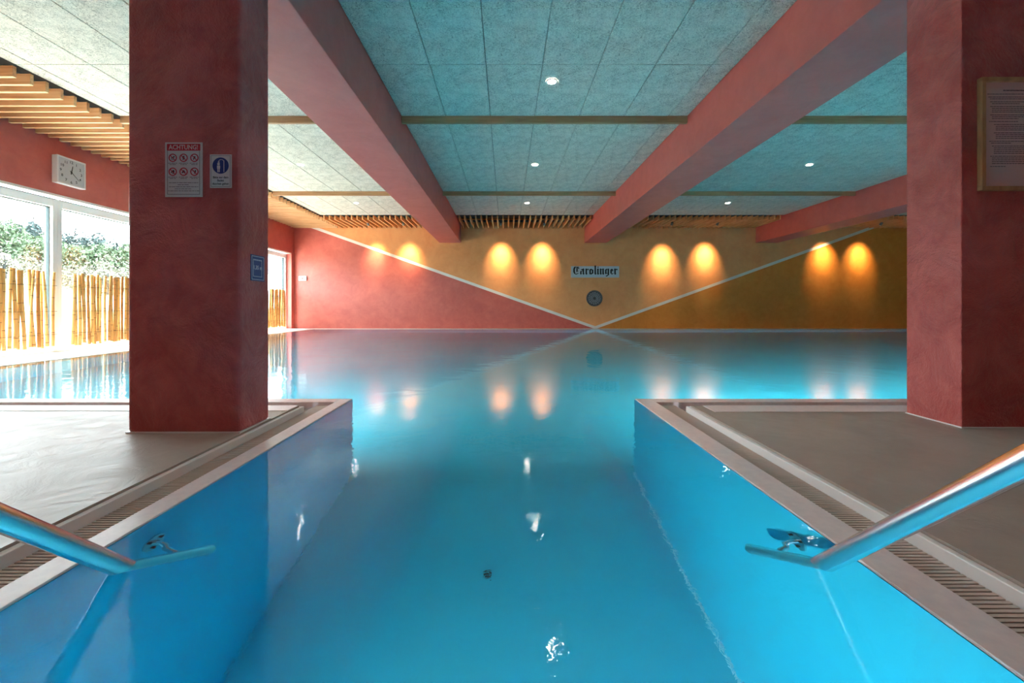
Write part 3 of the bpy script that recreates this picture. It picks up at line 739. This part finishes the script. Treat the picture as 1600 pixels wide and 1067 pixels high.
for X in XN:
    for Y in YN:
        if Y == 1.97: yy = 1.6
        else: yy = Y
        t = thing('downlight', f'round recessed ceiling downlight {XN[X]}, {YN[Y]}', 'lamp', (X, yy, ZC-.001), 'recessed ceiling downlights')
        for nm, me in (('lamp_ring', rm), ('lamp_lens', dm)):
            o = bpy.data.objects.new(nm, me); COL.objects.link(o); o.parent = t
        spot((X, yy, ZC-.02), (X, yy, 0), 30, (1, .9, .78), math.radians(110), .8, .04, t)
# wall washers between the back slats
WX = [-4.07, -3.03, -.16, 1.12, 4.88, 6.22, 9.92, 11.04]
WN = ['first from the window wall', 'second from the window wall', 'third from the window wall', 'nearest left of the name plate',
      'first right of the name plate', 'second right of the name plate', 'third right of the name plate', 'rightmost in view']
for X, nme in zip(WX, WN):
    yy, zz = 12.25, 3.11
    t = thing('wall_spotlight', 'small tilted wall spotlight, '+nme, 'spotlight', (X, yy, zz), 'wall washing spotlights')
    b = MB().cyl((X, yy-.03, zz+.05), (X, yy+.03, zz-.01), .035, 18); b.build('lamp_head', 'rail_metal', t, True)
    MB().cyl((X, yy+.03, zz-.01), (X, yy+.034, zz-.014), .028, 18).build('lamp_lens', 'lampwarm', t)
    MB().cyl((X, yy-.03, zz+.04), (X, yy-.03, zz+.2), .008, 8).build('stem', 'rail_metal', t)
    lo = .12 if X > 3 and X < 5 else 0
    spot((X, yy+.05, zz-.03), (X, YB, 2.14-lo), 100, (1, .66, .3), math.radians(54), 1.0, .05, t)
    spot((X, yy+.05, zz-.03), (X, YB, 2.24-lo), 110, (1, .76, .42), math.radians(32), 1.0, .04, t)

# ------------------------------------------------------------------ outdoors
g = MB().box(-90, XL-.6, -30, 90, -.35, -.12); tag(g.build('terrace_ground', 'terrace'), 'pale ground outside the windows', kind='structure')
def hz(x, y):
    d = -x; base = max(0, d-14)*.165
    return -.12+min(base, 7.2+.4*math.sin(y*.11))+.35*math.sin(x*.21+y*.17)*min(1, max(0, d-14)/10)
b = MB(); n = 36
xs = [-13-2.2*i for i in range(n)]; ys = [-10+2.8*j for j in range(n)]
for x in xs:
    for y in ys: b.v.append((x, y, hz(x, y)))
for i in range(n-1):
    for j in range(n-1): b.f.append((i*n+j, i*n+j+1, (i+1)*n+j+1, (i+1)*n+j)); b.mi.append(0)
tag(b.build('hillside', 'grass', smooth=True), 'green hillside rising beyond the windows', kind='structure')
def trunk_mesh(h, seed, n_br):
    r = random.Random(seed); b = MB()
    b.sweep([(0, 0, -.3), (.05, .03, h*.4), (0, .08, h*.75), (.05, 0, h)], [.14, .1, .06, .02], 6)
    for k in range(n_br):
        z = h*r.uniform(.25, .9); a = r.uniform(0, 6.28); l = h*.32*(1.1-z/h)
        p = Vector((0, .05, z)); q = p+Vector((math.cos(a)*l, math.sin(a)*l, l*1.2)); m = (p+q)/2+Vector((0, 0, -.1*l))
        b.sweep([p, m, q], [.04, .03, .012], 4)
    return b.mesh('trunk', 'bark')
def crown_mesh(h, rad, zc, seed, mat, nl=900, leaf=.2, tall=1.0):
    r = random.Random(seed); b = MB()
    lobes = [(r.gauss(0, rad*.4), r.gauss(0, rad*.4), zc+r.gauss(0, h*.22), rad*r.uniform(.35, .6)) for _ in range(11)]
    for k in range(nl):
        lx, ly, lz, lr = r.choice(lobes); v = Vector((r.gauss(0, 1), r.gauss(0, 1), r.gauss(0, 1)*tall)).normalized()*lr*r.uniform(.7, 1.05)
        c_ = Vector((lx, ly, max(.1, lz+v.z)))+Vector((v.x, v.y, 0)); a = Vector((r.gauss(0, 1), r.gauss(0, 1), r.gauss(0, 1))).normalized(); u = a.orthogonal().normalized(); w_ = a.cross(u)
        s = leaf*r.uniform(.6, 1.3); b.quad(c_-u*s, c_-w_*s*.6, c_+u*s, c_+w_*s*.6)
    return b.mesh('crown', mat)
kinds = {
 'bare': (trunk_mesh(4.6, 1, 26), crown_mesh(3, .9, 3.2, 2, 'leafpine', 260, .12, 1.6), 'tall thin grey-green tree on the hill ridge seen through the windows'),
 'pine': (trunk_mesh(4.0, 3, 8), crown_mesh(3.2, 1.4, 2.5, 4, 'leafpine', 900, .2, 1.3), 'dark blue-green tree on the hillside seen through the windows'),
 'green': (trunk_mesh(2.8, 5, 8), crown_mesh(2.2, 1.7, 1.9, 6, 'leafgreen', 1300, .14), 'light green round tree on the slope seen through the windows'),
 'blossom': (trunk_mesh(1.9, 7, 6), crown_mesh(1.5, 1.6, 1.2, 8, 'blossom', 700, .12), 'white blossoming shrub low on the slope seen through the windows')}
ORD = ['leftmost', 'second from left', 'third from left', 'fourth from left', 'fifth from left', 'sixth from left']
NOUN = {'bare': 'tall thin grey ridge tree', 'pine': 'dark bluish hillside tree', 'green': 'light green hillside tree', 'blossom': 'pale blossoming shrub'}
GRP = {'bare': 'thin ridge trees', 'pine': 'dark hillside trees', 'green': 'light green hillside trees', 'blossom': 'white blossom shrubs'}
def tree(kind, px, Y, s, lb):
    x = (px-791)/650*Y; tm, cm, _ = kinds[kind]
    t = thing('hill_tree' if kind != 'blossom' else 'blossom_shrub', lb, 'tree' if kind != 'blossom' else 'shrub', (x, Y, hz(x, Y)-.05), GRP[kind])
    t.rotation_euler = (0, 0, random.uniform(0, 6)); t.scale = (s, s, s*random.uniform(.9, 1.15))
    for nm, me in (('trunk', tm), ('crown', cm)):
        o = bpy.data.objects.new(nm, me); COL.objects.link(o); o.parent = t
SPOTS = {'bare': ([(24, 50), (52, 51)], [(118, 50), (134, 53), (150, 49), (166, 52), (181, 50)]),
         'pine': ([(4, 45), (36, 46), (60, 42)], [(104, 46), (128, 44), (158, 45), (190, 47)]),
         'green': ([(0, 36), (20, 39), (44, 37), (62, 33)], [(98, 37), (114, 33), (132, 38), (148, 34), (168, 38), (184, 35)]),
         'blossom': ([(8, 26), (34, 29), (56, 25)], [(100, 28), (122, 26), (146, 29), (170, 26), (192, 29)])}
for kind, (lw, rw) in SPOTS.items():
    for nm, lst in (('left', lw), ('right', rw)):
        for i, (px, Y) in enumerate(lst):
            tree(kind, px, Y, random.uniform(.78, 1.0)*(.8 if kind == 'blossom' else 1), f'{NOUN[kind]} through the {nm} pane, {ORD[i]} of its kind there')
t = thing('house', 'white rendered house seen through the far end of the windows', 'house', (-13.5, 26, -.12))
MB().box(-17.5, -9.5, 24, 30, -.12, 6.2).build('wall', 'housewhite', t)
MB().prism([(-17.9, 23.6, 6.2), (-9.1, 23.6, 6.2), (-9.1, 27, 8.2), (-17.9, 27, 8.2)], (0, 0, .15)).build('roof', 'bark', t)
for x, z, hh in ((-13.75, 2.55, 1.1), (-13.75, .9, .7), (-11.6, 2.55, 1.1), (-16, 2.55, 1.1)):
    f = MB().box(x-.05, x+.65, 23.95, 24.02, z-.05, z+hh+.05).build('house_window', 'white', t)
    MB().box(x, x+.6, 23.93, 23.96, z, z+hh).build('house_pane', 'housewin', f)
